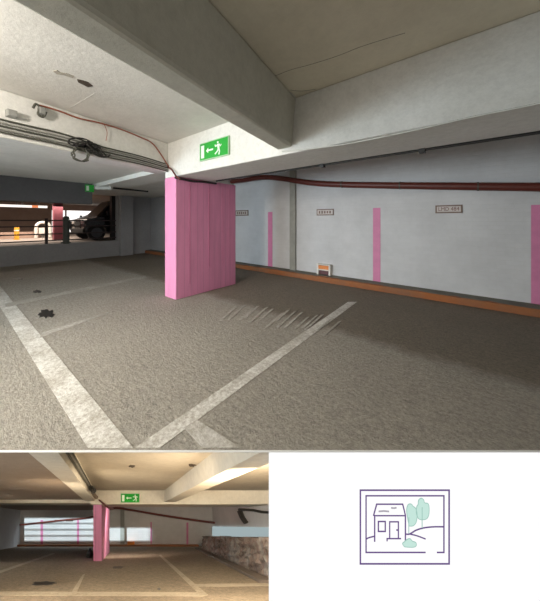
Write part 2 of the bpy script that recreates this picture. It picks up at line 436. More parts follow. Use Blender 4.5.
# black packing strip between pillar and beam, on the right-hand face
# ---------------- exit sign on the beam
sg = [at_y(u, v, BEAM1Y) for u, v in ((201.5, 145.5), (229.3, 136.5), (229.8, 154), (202, 161))]
x0, x1 = (sg[0].x + sg[3].x) / 2, (sg[1].x + sg[2].x) / 2
z1 = (sg[0].z + sg[1].z) / 2; z0 = (sg[2].z + sg[3].z) / 2
yf = BEAM1Y - .03
def exit_sign(loc, xf, label, w, h, d=.03, group=None, par_mats=('green', 'exitwhite', 'greybox')):
    t = thing('exit_sign', loc, label, 'sign', group)
    MB(xf).box(0, 0, 0, w, d, h).build('sign_panel', par_mats[0], t)
    r = MB(xf); e = .012 * h / .25; 
    for q in ((-e, -.004, -e, w + e, d, 0), (-e, -.004, h, w + e, d, h + e), (-e, -.004, 0, 0, d, h), (w, -.004, 0, w + e, d, h)): r.box(*q)
    r.build('frame', M['exitframe'], t)
    k = h
    g = MB(xf); g.box(.10 * k, -.006, .1 * k, .40 * k, 0, .88 * k); g.build('door_symbol', par_mats[1], t)
    g = MB(xf); y = -.005
    P = lambda L: g.prism([(a * k, y, b * k) for a, b in L], (0, .005, 0))
    P([(.60, .50), (.80, .66), (.80, .55), (1.26, .55), (1.26, .45), (.80, .45), (.80, .34)]); g.build('arrow_symbol', par_mats[1], t)
    g = MB(xf); P = lambda L: g.prism([(a * k, y, b * k) for a, b in L], (0, .005, 0))
    cx = 1.72
    P([(cx + .07 * math.cos(a * math.pi / 5) - .02, .83 + .07 * math.sin(a * math.pi / 5)) for a in range(10)])
    P([(cx - .08, .72), (cx + .10, .74), (cx + .14, .42), (cx - .02, .40)])
    P([(cx - .08, .72), (cx - .06, .62), (cx - .24, .58), (cx - .30, .72), (cx - .24, .74), (cx - .20, .65)])
    P([(cx + .10, .74), (cx + .10, .64), (cx + .22, .54), (cx + .32, .66), (cx + .27, .69), (cx + .22, .62)])
    P([(cx - .02, .42), (cx + .09, .42), (cx - .06, .26), (cx - .26, .14), (cx - .30, .21), (cx - .12, .32)])
    P([(cx + .03, .44), (cx + .14, .44), (cx + .18, .28), (cx + .12, .08), (cx + .03, .10), (cx + .08, .28)])
    g.build('running_figure', par_mats[1], t)
    return t
M['exitframe'] = plain('exit_frame', (.35, .55, .33), .5, var=.05)
exit_sign((x0, yf, z0), lambda p: V((x0, yf, z0)) + p, 'large green exit sign with left arrow on the white beam above the pink pillar', x1 - x0, z1 - z0)

# far small exit sign hanging left of the pillar
p = at_x(85.5, 191.5, -8.6); q = at_x(94, 191.5, -8.6); ht = (191.5 - 184.5) / FPX * (p - V((0, 0, EYE))).dot(FWD)
t = thing('exit_sign', p, 'tiny dark green exit sign hung under the far ceiling above the dark car', 'sign')
ex = (q - p); ex.z = 0
MB().prism([p, p + ex, p + ex + V((0, 0, ht)), p + V((0, 0, ht))], (-.04, 0, 0)).build('sign_panel', 'green', t)
MB().prism([p + ex * .1 + V((.004, 0, .15 * ht)), p + ex * .4 + V((.004, 0, .15 * ht)), p + ex * .4 + V((.004, 0, .85 * ht)), p + ex * .1 + V((.004, 0, .85 * ht))], (-.004, 0, 0)).build('door_symbol', 'exitwhite', t)
for k in (.2, .8):
    a = p + ex * k + V((-.02, 0, ht)); MB().tube([a, V((a.x, a.y, LCEIL))], .008, 6).build('hanger', 'greybox', t)
# dark conduit under the far ceiling
a, b = at_h(113, 188, 2.46), at_h(148, 191.5, 2.46)
tag(MB().tube([a, b], .025, 8).build('conduit', 'black'), 'short dark conduit under the grey far ceiling left of the pink pillar', 'pipe')
a, b = at_h(96, 188, 2.44), at_h(112, 188, 2.44)
tag(MB().tube([a, b], .05, 8).build('light_fitting', 'whitecable'), 'pale slim light fitting beside the tiny far exit sign', 'light')

# ---------------- cables on the beam, red cable, boxes
def on3(u, v, off=.02): return at_plane(u, v, P3a + n3 * off, n3)
rows = [((0, 119), (60, 133), (100, 146), (140, 156), (166, 164)), ((0, 122.2), (60, 136), (100, 148), (140, 158), (167, 166)),
        ((0, 125.4), (60, 139), (100, 150.5), (140, 160), (168, 168)), ((0, 128.6), (60, 142), (100, 153), (140, 162), (168, 170)), ((0, 131.6), (60, 144.5), (100, 155.5), (140, 164), (168, 171.5))]
pos = ['topmost', 'second from the top', 'middle one', 'second from the bottom', 'lowest']
for i, r in enumerate(rows):
    pts = [on3(*q, .025 + .004 * (i % 2)) for q in r]; pts = [pts[0] - d3 * 1.5 - V((0, 0, -.02))] + pts
    tag(MB().tube(smooth_path(pts), .012, 6).build('cable', 'darkcable' if i % 2 == 0 else 'midcable', smooth=True),
        f'thin cable on the white beam left of the pillar, {pos[i]} of five', 'cable', 'cables along the white beam')
# tangled coil of spare cable hanging at the row
rnd = random.Random(11); m = MB(); c0 = on3(90, 148, .06); c1 = on3(79, 153, .05)
path = []
for k in range(150):
    t = k / 149; a = t * 16 * math.pi
    ctr = c0 + d3 * (-.14 + .30 * t) + V((0, 0, .05 - .10 * t))
    path.append(ctr + d3 * (.15 * math.cos(a) * (1 - .3 * t)) + V((0, 0, .055 * math.sin(a * 1.13))) + n3 * (.035 * math.sin(a * .77 + 1)))
m.tube(path, .011, 6)
coil = tag(m.build('cable_coil', 'black', smooth=True), 'tangled dark bundle of spare cable tied to the cables on the white beam', 'cable')
m = MB(); path = [c1 + d3 * (.10 * math.cos(a / 8 * math.pi) + .01 * (a % 5)) + V((0, 0, .09 * math.sin(a / 8 * math.pi) - .02)) + n3 * (.02 * math.sin(a)) for a in range(52)]
m.tube(smooth_path(path, 2), .009, 6).build('loose_loop', 'darkcable', coil, smooth=True)
red = [(36, 104.5), (48, 107.5), (62, 112), (78, 118), (100, 123), (120, 129), (140, 137), (152, 143), (160, 153), (167, 164), (170, 169)]
tag(MB().tube(smooth_path([on3(*q, .03) for q in red]), .012, 6).build('cable', 'redcable', smooth=True), 'sagging red cable looped along the top of the white beam left of the pillar', 'cable')
tag(MB().tube(smooth_path([on3(*q, .03) for q in ((104, 124), (107, 132), (106, 141))]), .005, 5).build('wire', 'redcable'), 'thin short wire dropping from the red cable to the coiled cables', 'wire')
tag(MB().tube(smooth_path([on3(*q, .03) for q in ((170, 148), (171, 156), (169, 166))]), .008, 5).build('wire', 'darkcable'), 'dark short wire running down the beam end just above the pink pillar', 'wire')
def wall_box(name, u, v, w, h, mat, label, cat, par_extra=None):
    c = on3(u, v, 0)
    t = thing(name, c, label, cat)
    o = [c + d3 * sx * w + V((0, 0, sz * h)) for sx, sz in ((-1, -1), (1, -1), (1, 1), (-1, 1))]
    MB().prism(o, n3 * .08).build('body', mat, t, bevel=.008)
    o = [c + n3 * .08 + d3 * sx * w * .8 + V((0, 0, sz * h * .8)) for sx, sz in ((-1, -1), (1, -1), (1, 1), (-1, 1))]
    MB().prism(o, n3 * .012).build('cover', mat, t)
    return t
wall_box('junction_box', 10, 114.5, .045, .042, 'greybox', 'pale grey junction box on the white beam above the row of cables', 'box')
t = wall_box('cable_clamp', 40, 112, .032, .045, 'greybox', 'small grey bracket on the beam where the red cable begins', 'bracket')
MB().tube(smooth_path([on3(*q, .06) for q in ((33, 108), (36, 104), (40, 108), (38, 114), (43, 117), (46, 112))]), .014, 6).build('wire_tail', 'darkcable', t, smooth=True)

# cable dropping to the pillar top and black cable along the pillar top
tag(MB().tube(smooth_path([on3(168, 167, .03), at_y(172, 170, 2.6), at_y(176, 176, 2.6), at_y(180, 179.3, 2.6)]), .016, 7).build('cable', 'pipe', smooth=True), 'short brown cable bending round the top corner of the pink pillar', 'cable')
xf_ = px1 + .02
tag(MB().tube(smooth_path([V((xf_, 2.63, BEAM1H - .03)), V((xf_, 3.0, BEAM1H - .05)), V((xf_, 3.3, BEAM1H - .035)), V((xf_, 3.62, BEAM1H - .03))]), .022, 7).build('cable', 'black', smooth=True), 'black cable lying along the top of the pink pillar under the beam', 'cable')
# black pipe along the far lower edge of the beam, and thin white cable on its face
t = thing('conduit', V((0, 3.46, BEAM1H)), 'long thin black conduit along the far lower edge of the white beam', 'pipe')
MB().tube([V((-4.2, 3.47, BEAM1H - .012)), V((-2, 3.47, BEAM1H - .008)), V((0, 3.47, BEAM1H - .012)), V((4, 3.47, BEAM1H - .01))], .016, 8).build('tube', 'black', t)
for xx in (-1.75, -.46):
    MB().box(xx - .03, 3.43, BEAM1H - .05, xx + .03, 3.50, BEAM1H).build('clip', 'black', t)
tag(MB().tube(smooth_path([at_y(u, v, BEAM1Y - .012) for u, v in ((282, 151.5), (300, 150), (340, 145), (380, 137.5), (420, 129), (470, 117.5), (520, 107.5), (560, 99))]), .008, 6).build('cable', 'whitecable', smooth=True), 'thin white cable running along the lower edge of the beam on the right', 'cable')
# red brown drain pipe sloping along the back wall
t = thing('drain_pipe', at_y(400, 186, WALLY - .1), 'long red brown drain pipe sagging along the upper white back wall', 'pipe')
pp = [at_y(u, v, WALLY - .1) for u, v in ((225, 182), (240, 180.8), (262, 177.5), (282, 178.7), (300, 181.5), (318, 183.6), (350, 184.8), (430, 186), (560, 187.3), (660, 188), (790, 188.6))]
dp = smooth_path(pp, 8); m = MB(); m.tube(dp, .072, 12).build('pipe_run', 'pipe', t, smooth=True)
for u, v in ((342, 184.6), (400, 185.5), (478, 186.5)):
    c = at_y(u, v, WALLY - .1); MB().lathe(c - V((.012, 0, 0)), (1, 0, 0), [(0, .08), (.024, .08)], 14).build('pipe_clip', 'darkcable', t)

# ---------------- number plates on the back wall
def plate(u0, v0, u1, v1, label, txt):
    a = at_y(u0, v0, WALLY); b = at_y(u1, v1, WALLY)
    zt, zb = a.z, b.z; xa, xb = a.x, b.x
    t = thing('number_plate', V(((xa + xb) / 2, WALLY, zb)), label, 'sign', None)
    MB().box(xa, WALLY - .02, zb, xb, WALLY, zt).build('frame', 'plateframe', t)
    e = (zt - zb) * .16
    MB().box(xa + e, WALLY - .026, zb + e, xb - e, WALLY - .019, zt - e).build('plate_face', 'plate', t)
    cx, cz = (xa + xb) / 2, (zt + zb) / 2; w = xb - xa; h = zt - zb
    if txt:
        s = h * .66
        text_mesh(txt, lambda p: V((cx + p.x * s * (w * .9 / s) / (len(txt) * .62), WALLY - .029 - p.z * .1, cz + p.y * s)), 'platetext', t)
    else:
        m = MB(); rr = random.Random(int(u0))
        for k in range(5):
            xx = xa + w * (.14 + .155 * k); hh = h * rr.uniform(.16, .26)
            m.box(xx, WALLY - .030, cz - hh, xx + w * .09, WALLY - .025, cz + hh)
        m.build('worn_lettering', 'plateframe', t)
plate(435.5, 205.5, 462.5, 213, 'pale number plate with red letters on the back wall at right', 'LMD 484')
plate(317, 209.3, 334, 215.3, 'dark framed worn number plate above the orange vent box on the wall', None)
plate(236, 210.5, 248.5, 215.6, 'small dark number plate on the wall just right of the pink pillar', None)

# orange vent box standing on the kerb
a = at_y(316.8, 264.5, WALLY - .12); b = at_y(330.2, 276, WALLY - .12)
bx0, bx1 = a.x, b.x; zt = a.z; zb = .146; y0 = WALLY - .12
t = thing('vent_box', V(((bx0 + bx1) / 2, WALLY - .06, zb)), 'small orange and white vent box standing on the kerb against the wall', 'box')
hh = zt - zb; w = bx1 - bx0; e = w * .12
MB().box(bx0, y0, zb, bx0 + e, WALLY - .002, zt).build('side_panel', 'hood_white', t); MB().box(bx1 - e, y0, zb, bx1, WALLY - .002, zt).build('side_panel', 'hood_white', t)
MB().box(bx0, y0 - .01, zt, bx1, WALLY - .002, zt + .02).build('top', 'hood_white', t)
MB().box(bx0 + e, y0, zb + hh * .58, bx1 - e, WALLY - .03, zt - .015).build('orange_panel', 'bright_orange', t)
MB().box(bx0 + e, y0 - .006, zb + hh * .46, bx1 - e, WALLY - .03, zb + hh * .57).build('rail', 'hood_white', t)
MB().box(bx0 + e, y0 + .05, zb + .004, bx1 - e, WALLY - .02, zb + hh * .45).build('opening', 'dark_red', t)

# ================================================================== FAR DECK beyond the left parapet
FX = -24.0
struct(MB().box(FX, -9, PH - .3, ENDX - .25, 16, PH - .01).build('floor', 'deck'))
struct(MB().box(FX, -9, 2.75, ENDX - .25, 16, 3.0).build('ceiling', 'farceil'))
struct(MB().box(FX - .3, -9, PH, FX, 4.6, 2.75).build('wall_left', 'farbrown'))
struct(MB().box(FX - .3, 9.4, PH, FX, 16, 2.75).build('wall_left', 'farbrown'))
struct(MB().box(FX - .3, 4.6, 2.3, FX, 9.4, 2.75).build('wall_left', 'farbrown'))
win = struct(MB().box(FX - .28, 4.6, PH, FX - .2, 9.4, 2.3).build('window_1', 'daylight'))
m = MB(); [m.box(FX - .2, 4.6, z, FX - .14, 9.4, z + .07) for z in (1.5,)]; [m.box(FX - .2, y, PH, FX - .14, y + .1, 2.3) for y in (5.4, 8.2)]
m.build('window_frame', 'farbrown', win)
# long strip light
t = thing('ceiling_light', at_x(22, 208, -19), 'long lit strip light glowing across the far parking deck', 'light')
a, b = at_x(-6, 207.4, -19), at_x(47, 211, -19)
MB().box(-19.1, a.y, 2.24, -18.9, b.y, 2.36).build('tube_cover', 'tube', t)
a2, b2 = at_x(32, 208, -18.9), at_x(38, 208, -18.9)
MB().box(-18.89, a2.y, 2.235, -18.86, b2.y, 2.365).build('orange_section', 'tubeorange', t)
for yy in (a.y + .8, (a.y + b.y) / 2, b.y - .4): MB().box(-19.02, yy, 2.36, -18.98, yy + .04, 2.75).build('hanger', 'steel', t)
# bright strip light to the right of it
# red brown guard rail behind the parapet
t = thing('guard_rail', V((ENDX - .12, 0, PH)), 'dark red steel guard rail along the top of the left parapet', 'railing')
for h in (.78, 1.02, 1.30, 1.52): MB().box(ENDX - .22, -7, h - .022, ENDX - .17, y_op, h + .022).build('rail', 'steel', t)
for u, mat in ((47, 'steel'), (120, 'postgrey')):
    y = at_x(u, 230, ENDX - .1).y; MB().box(ENDX - .24, y - .04, PH, ENDX - .16, y + .04, 1.6).build('post', mat, t)
y = at_x(66, 230, ENDX - .05).y
t = thing('bollard', V((ENDX - .02, y, PH)), 'stout grey green post on the parapet left of the dark car', 'post')
MB().lathe((ENDX - .02, y, PH - .02), (0, 0, 1), [(0, .10), (.98, .10), (1.04, .07)], 14).build('shaft', 'postgrey', t, smooth=False); MB().box(ENDX - .14, y - .14, PH, ENDX + .0, y + .14, PH + .04).build('base_plate', 'postgrey', t)
# mesh guard at the right end of the opening
t = thing('mesh_guard', V((ENDX - .1, y_op - .3, PH)), 'small dark wire mesh guard closing the gap behind the car bonnet by the wall', 'fence')
m = MB(); ya, yb = at_x(119.5, 230, ENDX).y - .02, y_op
for i in range(5): MB().box(ENDX - .08, ya, PH + .1 + .19 * i, ENDX - .06, yb, PH + .115 + .19 * i).build('wire', 'steel', t)

for i in range(4): MB().box(ENDX - .08, ya + (yb - ya) * i / 3.2, PH, ENDX - .06, ya + (yb - ya) * i / 3.2 + .016, PH + .95).build('upright', 'steel', t)
# yellow bollard
b = at_h(16.7, 239.5, PH); r = .085
zt = EYE + (HY - 226.5) / FPX * (b - V((0, 0, EYE))).dot(FWD)
t = thing('bollard', b, 'yellow bollard standing on the far deck at the left edge', 'bollard')
MB().lathe(b - V((0, 0, .01)), (0, 0, 1), [(0, .12), (.03, .12), (.031, r), (zt - PH - .04, r), (zt - PH, .04)], 14).build('post', 'yellow', t)
MB().lathe(b + V((0, 0, (zt - PH) * .65)), (0, 0, 1), [(0, r + .003), (.05, r + .003)], 14).build('reflective_band', 'hood_white', t)
# columns of the far deck
b = at_x(58, 232, -14.6)
tag(MB().box(-14.8, b.y - .16, PH - .01, -14.5, b.y + .16, 2.75).build('column', 'redcol', bevel=.01), 'dark pink column on the far deck beside the bright window', 'column')
b = at_x(115.5, 232, -12.6)
# white barrier on far deck
b0, b1 = at_x(36, 233, -17), at_x(50, 233, -17)
t = thing('barrier', V((-17, b0.y, PH)), 'low white barrier arch on the far deck left of the pink column', 'barrier')
arc = [V((-17, b0.y + (b1.y - b0.y) * (.5 - .5 * math.cos(math.pi * k / 10)), PH + .35 + .42 * math.sin(math.pi * k / 10) ** .5)) for k in range(11)]
MB().tube([V((-17, b0.y, PH))] + arc + [V((-17, b1.y, PH))], .07, 8).build('arch', 'hood_white', t); MB().box(-17.03, b0.y + .1, PH + .15, -16.97, b1.y - .1, PH + .5).build('panel', 'hood_white', t)
tag(MB().box(-17.4, -8, PH - .01, -17.2, at_x(42, 233, -17).y, PH + .30).build('low_wall', 'farbrown'), 'low brown wall across the far deck behind the yellow bollard', 'wall')

def car(xs, yf, paint, label, L=4.5, W=1.85, H=1.78, z0=PH):
    """front at y = yf, nose towards -y; side facing us at x = xs."""
    t = thing('car', V((xs - W / 2, yf + L / 2, z0)), label, 'car')
    prof = [(0.02, .38), (0, .62), (.05, .84), (.12, .92), (.40, .98), (.55, 1.02), (L - .25, 1.16), (L - .05, 1.05), (L, .8), (L - .02, .36)]
    bot = [(L - .62, .30), (L - .68, .52), (L - .85, .68), (L - 1.05, .70), (L - 1.25, .64), (L - 1.38, .48), (L - 1.42, .28), (.86, .28), (.82, .48), (.68, .66), (.48, .70), (.26, .66), (.10, .52), (.05, .36)]
    pf = prof + bot
    secs = [(0.0, .05), (.06, 0), (W - .06, 0), (W, .05)]
    m = MB(); n = len(pf)
    for dx, ins in secs:
        for (y, h) in pf:
            yy = yf + (y if ins == 0 else L / 2 + (y - L / 2) * (1 - ins * .3))
            m.v.append(V((xs - dx, yy, z0 + h - (ins * .3 if h > 1 else 0))))
    for k in range(len(secs) - 1):
        m.f += [(k * n + i, k * n + (i + 1) % n, (k + 1) * n + (i + 1) % n, (k + 1) * n + i) for i in range(n)]
    m.f += [tuple(range(n))[::-1], tuple((len(secs) - 1) * n + i for i in range(n))]
    m.build('body', paint, t)
    # cabin
    base = [(.45, .99), (L - .2, 1.12)]; top = [(1.15, H), (L - .6, H)]
    c = [(xs - .06, base[0]), (xs - W + .06, base[0]), (xs - W + .06, base[1]), (xs - .06, base[1])]
    d = [(xs - .24, top[0]), (xs - W + .24, top[0]), (xs - W + .24, top[1]), (xs - .24, top[1])]
    cv = [V((x, yf + p[0], z0 + p[1])) for x, p in c + d]
    MB().hexa(cv).build('cabin', paint, t, bevel=.04)
    def quad(a, b, c_, d_, ins, off, nm):
        pts = [cv[a], cv[b], cv[c_], cv[d_]]; ctr = sum(pts, V()) / 4; nn = (pts[1] - pts[0]).cross(pts[3] - pts[0]).normalized()
        cc = sum(cv, V()) / 8
        if nn.dot(ctr - cc) < 0: nn = -nn
        MB().prism([ctr + (q - ctr) * ins + nn * .002 for q in pts], nn * off).build(nm, 'glass', t)
    quad(0, 1, 5, 4, .86, .008, 'windscreen'); quad(0, 3, 7, 4, .82, .008, 'side_window'); quad(1, 2, 6, 5, .82, .008, 'side_window'); quad(3, 2, 6, 7, .8, .008, 'rear_window')
    for y in (.46, L - 1.05):
        for x, s in ((xs - .02, 1), (xs - W + .02, -1)):
            wh = MB().lathe((x - s * .22, yf + y, z0 + .335), (s, 0, 0), [(0, .28), (.03, .335), (.2, .335), (.225, .29)], 22).build('wheel', 'tyre', t, smooth=False)
            MB().lathe((x + s * .004, yf + y, z0 + .335), (s, 0, 0), [(0, .22), (.012, .2), (.014, .06), (.03, .05)], 18).build('rim', 'rim', wh)
    for x in (xs - .28, xs - W + .28): MB().box(x - .2, yf - .012, z0 + .70, x + .2, yf + .06, z0 + .84).build('headlight', 'lens', t, bevel=.01)
    MB().box(xs - W + .55, yf - .014, z0 + .52, xs - .55, yf + .05, z0 + .80).build('grille', 'tyre', t)
    MB().box(xs - W + .05, yf - .05, z0 + .30, xs - .05, yf + .1, z0 + .50).build('bumper', 'tyre', t, bevel=.03)
    for s in (0, 1):
        x = xs + .10 if s == 0 else xs - W - .10
        MB().box(x - .10, yf + .78, z0 + 1.06, x + .10, yf + .90, z0 + 1.26).build('wing_mirror', paint, t, bevel=.03)
    return t
yb = at_x(84.5, 232, -12.75).y
car(-12.75, yb, 'carblack', 'black off road car parked nose left behind the grey parapet')
yb = at_x(75, 232, -21).y
car(-21, yb, 'carblue', 'dark blue car parked further back on the far deck beyond the black car', H=1.3)
# dark pier behind the car by the wall end
b = at_x(117, 220, -12.3)
tag(MB().box(-12.5, b.y - .22, PH - .01, -12.27, b.y + .20, 2.75).build('column', 'black'), 'slim black column beside the black car bonnet at the opening edge', 'column')

# ================================================================== LOWER LEVEL: a level room sheared down and left below the deck edge
S = 0.52
DROP = 2 * S * (HY - 525.0) / FPX            # added downward shear per metre of depth
DRIFT = 2 * S * (134.0 - HX) / FPX           # added leftward shear
def LV(p):                                    # p = (across, along, height above its floor)
    q = FWD * (2 * S * p.y) + RGT * (S * p.x + DRIFT * p.y)
    return V((q.x, q.y, EYE + S * (p.z - EYE) + DROP * p.y))
LF = 127.0
def lf(u, v, h=0.0):
    z = (EYE - h) * LF / (v - 525.0); return V(((u - 134) / LF * z, z, h))
def lw(u, v, z): return V(((u - 134) / LF * z, z, EYE + (525 - v) / LF * z))
Y0 = 1.602; YW = 9.05; LC = 2.9
LX0, LX1 = -9.6, 5.6
lfloor = struct(MB(LV).box(LX0, Y0, -.1, LX1, YW, 0).build('floor', 'l_floor'))
lceil = struct(MB(LV).box(-1.7, Y0, LC, LX1, YW, LC + .1).build('ceiling', 'l_ceil'))
struct(MB(LV).box(LX0, Y0, 2.56, -1.45, YW, 2.66).build('ceiling', 'l_brown'))
lwall = struct(MB(LV).box(LX0, YW, -.1, LX1, YW + .2, 3.0).build('wall_back', 'l_wall'))
struct(MB(LV).box(LX0 - .15, Y0, -.1, LX0, YW, 2.7).build('wall_left', 'greywall'))
struct(MB(LV).box(LX1, Y0, -.1, LX1 + .15, YW, 3.0).build('wall_right', 'l_wall'))
struct(MB(LV).box(-8.3, 7.6, 0, -8.1, YW, 2.6).build('wall_left', 'greywall'))
# beams
struct(MB(LV).box(-1.75, 5.14, 2.34, 5.6, 5.9, LC).build('ceiling_beam', 'l_beam'))
struct(MB(LV).box(LX0, 5.3, 2.42, -1.7, 5.9, 2.57).build('ceiling_beam', 'l_beam'))
a, b = lf(262, 451.5, 2.43), lf(175, 496.5, 2.43); a = a + (a - b).normalized() * .0
m = MB(LV); e = b + (b - a).normalized() * ((5.2 - b.y) / (b - a).normalized().y); w = V((.45, 0, 0)); up = V((0, 0, .48))
m.hexa([a, a + w, e + w, e, a + up, a + w + up, e + w + up, e + up]).build('ceiling_beam', 'l_beam'); bpy.data.objects[-1] if False else None
struct(C.objects[len(C.objects) - 1])
a, b = lf(57, 451.5, 2.48), lf(88, 492, 2.48); e = b + (b - a).normalized() * ((5.2 - b.y) / (b - a).normalized().y)
a = a + (a - b) * ((Y0 + .01 - a.y) / (a.y - b.y)) if a.y > Y0 else a
lp3a, lp3e = a.copy(), e.copy()
m = MB(LV); w = V((-.40, 0, 0))
struct(m.hexa([a, e, e + w, a + w, a + up, e + up, e + w + up, a + w + up]).build('ceiling_beam', 'l_beam'))
# floor lines
def lmark(px, mat, nm='painted_line'):
    return MB(LV).prism([lf(*q) + V((0, 0, .001)) for q in px], (0, 0, .006)).build(nm, mat, lfloor)
lmark([(-20, 591.5), (205, 592.5), (203, 596.5), (-20, 595.5)], 'l_line'); lmark([(194, 584.2), (275, 583.2), (275, 585.8), (194, 587)], 'l_line')
lmark([(159, 555.5), (161, 555), (208.5, 595.5), (201, 596)], 'l_line'); lmark([(82.5, 575), (85, 574), (77, 592), (71, 593)], 'l_line')
lmark([(-8, 573.5), (53, 553), (55, 553.8), (-8, 576)], 'l_line')
def lblob(cx, cy, rx, ry, mat='oil', seed=1):
    r = random.Random(seed); return lmark([(cx + rx * (1 + r.uniform(-.3, .3)) * math.cos(k * math.pi / 10), cy + ry * (1 + r.uniform(-.3, .3)) * math.sin(k * math.pi / 10)) for k in range(20)], mat, 'oil_stain')
lblob(43, 583.5, 11, 2, seed=2); lblob(118, 567.5, 5, 1.4, 'rubble', 4); lblob(159, 589, 1.8, 1, 'oil', 8)
# ceiling marks
for (u, v, r, nm) in ((132, 466, 3, 1), (192, 465, 3.5, 2)):
    rr = random.Random(nm)
    MB(LV).prism([lf(u + r * (1 + rr.uniform(-.4, .3)) * math.cos(k * math.pi / 6), v + r * .42 * (1 + rr.uniform(-.4, .3)) * math.sin(k * math.pi / 6), LC) - V((0, 0, .012)) for k in range(12)], (0, 0, .011)).build('spalled_patch', 'spall', lceil)
# pillar
t = thing('pillar', LV(V((-1.5, 6, 0))), 'pink pillar in the small lower left view of the car park', 'pillar')
MB(LV).box(-1.69, 5.28, 0, -1.35, 7.0, 2.36).build('shaft', 'pink', t)
# kerb and stripes at the back wall
kb = struct(MB(LV).box(-8.1, YW - .25, 0, 4.5, YW, .13).build('baseboard_back', 'orange'))
def lrect(nm, u0, u1, vt, vb, mat, d=.01, par=None):
    a, b = lw(u0, vt, YW - d), lw(u1, vb, YW - d); return MB(LV).box(a.x, YW - d, max(b.z, .1), b.x, YW - .001, a.z).build(nm, mat, par or lwall)
for u0, u1, vt in ((40.5, 43, 520), (77, 79, 519), (150.4, 151.8, 522), (186.4, 188.4, 522.5)): lrect('painted_stripe', u0, u1, vt, 546, 'pinkpaint')
struct(MB(LV).box(lw(120.5, 510, YW).x, YW - .12, 0, lw(124.5, 510, YW).x, YW, 2.9).build('trim_4', 'pilaster'))
# exit sign
p0 = lw(121.2, 502.2, 5.12); p1 = lw(139.2, 494, 5.12)
wv, hv = (p1.x - p0.x), (p1.z - p0.z)
exit_sign(LV(p0), lambda p: LV(V((p0.x + p.x, p0.y - .01 + p.y, p0.z + p.z))), 'green exit sign on the beam in the small lower left view', wv, hv)
# red brown pipe on the back wall
t = thing('drain_pipe', LV(lw(160, 515, YW - .15)), 'red brown drain pipe sloping down to the right across the lower left view', 'pipe')
MB(LV).tube(smooth_path([lw(u, v, YW - .2 - .0 * u) for u, v in ((20, 525), (60, 520.5), (92, 517), (112, 508.5), (130, 510), (160, 515), (200, 521), (230, 524.5))]), [.06] * 18 + [.085] * 25, 8).build('pipe_run', 'pipe', t, smooth=True)
# cables on the left beam
for i, (lab, o, mat) in enumerate((('upper dark cable on the left beam of the lower left view', .30, 'darkcable'), ('middle pale cable on the left beam of the lower left view', .22, 'midcable'), ('lower dark cable on the left beam of the lower left view', .15, 'darkcable'))):
    tag(MB(LV).tube([lp3a + V((.03, 0, o)), lp3a * .5 + lp3e * .5 + V((.03, 0, o - .015)), lp3e + V((.03, 0, o - .04))], .022, 6).build('cable', mat), lab, 'cable', 'cables on the lower left beam')
rnd = random.Random(2); c0 = lw(92, 489, 3.7)
m = MB(LV); m.tube([c0 + V((.06 * math.cos(k * .9), .3 * k / 30 - .1, .07 * math.sin(k * .9))) for k in range(30)], .02, 6)
tag(m.build('cable_coil', 'black'), 'dark tangle of cable on the left beam in the lower left view', 'cable')
tag(MB(LV).tube(smooth_path([lw(99, 500, 5.1), lw(104, 504, 5.1), lw(109, 508, 5.15), lw(113, 508.5, 6.2)]), .035, 6).build('cable', 'pipe'), 'brown cable bending over the pillar top in the lower left view', 'cable')
# small number plates and vent box
t = tag(MB(LV).box(lw(127.5, 545, YW).x, YW - .25, .131, lw(134.5, 545, YW).x, YW - .01, lw(130, 541.2, YW).z).build('vent_box', 'bright_orange'), 'tiny orange vent box at the back wall in the lower left view', 'box')
for lab, u in (('left', 55), ('middle', 66), ('right', 166)):
    if u == 166: continue
    a, b = lw(u, 519.8, YW), lw(u + 7, 521.5, YW)
    tag(MB(LV).box(a.x, YW - .03, b.z, b.x, YW - .002, a.z).build('number_plate', 'plateframe'), f'tiny dark number plate high on the daylit wall of the lower left view, {lab} one', 'sign')
# slats and boards added out of view to cut the spot into stripes
t = thing('slat_light_mask', LV(V((-8, 5, 0))), 'unseen slats and boards added to shape light at the far left of the lower level', 'screen')
for hz in (1.31, 1.455, 1.60): MB(LV).box(-9.4, 4.98, hz - .014, -6.98, 5.02, hz + .014).build('light_mask_slat', 'steel', t)
MB(LV).box(-9.4, 4.98, 1.73, -6.95, 5.02, 2.55).build('top_light_block', 'steel', t)
MB(LV).box(-6.95, 4.98, 1.50, -5.6, 5.02, 2.55).build('top_light_block', 'steel', t)
MB(LV).box(-9.4, 4.98, .0, -5.6, 5.02, 1.19).build('low_light_block', 'steel', t)
MB(LV).box(-9.4, 3.18, 0, -4.6, 3.22, 1.5).build('low_light_block', 'steel', t)
MB(LV).box(-8.16, 3.46, 0, -4.3, 3.5, 2.55).build('side_light_block', 'steel', t)
# daylit strip window in the right wall above the stone wall
struct(MB(LV).box(LX1 - .06, 4.6, .55, LX1 - .005, 9.0, 1.40).build('window_2', 'paleday'))
# black bag beside the pillar
t = thing('rubbish_bag', LV(lf(90, 557)), 'small black rubbish bag left of the pillar in the lower left view', 'bag')
c = lf(90, 557.5); m = MB(LV); rr = random.Random(3)
m.lathe(c, (0, 0, 1), [(0, .12), (.04, .16), (.16, .17), (.28, .12), (.36, .05), (.42, .07)], 12)
m.build('sack', 'black', t, smooth=True)
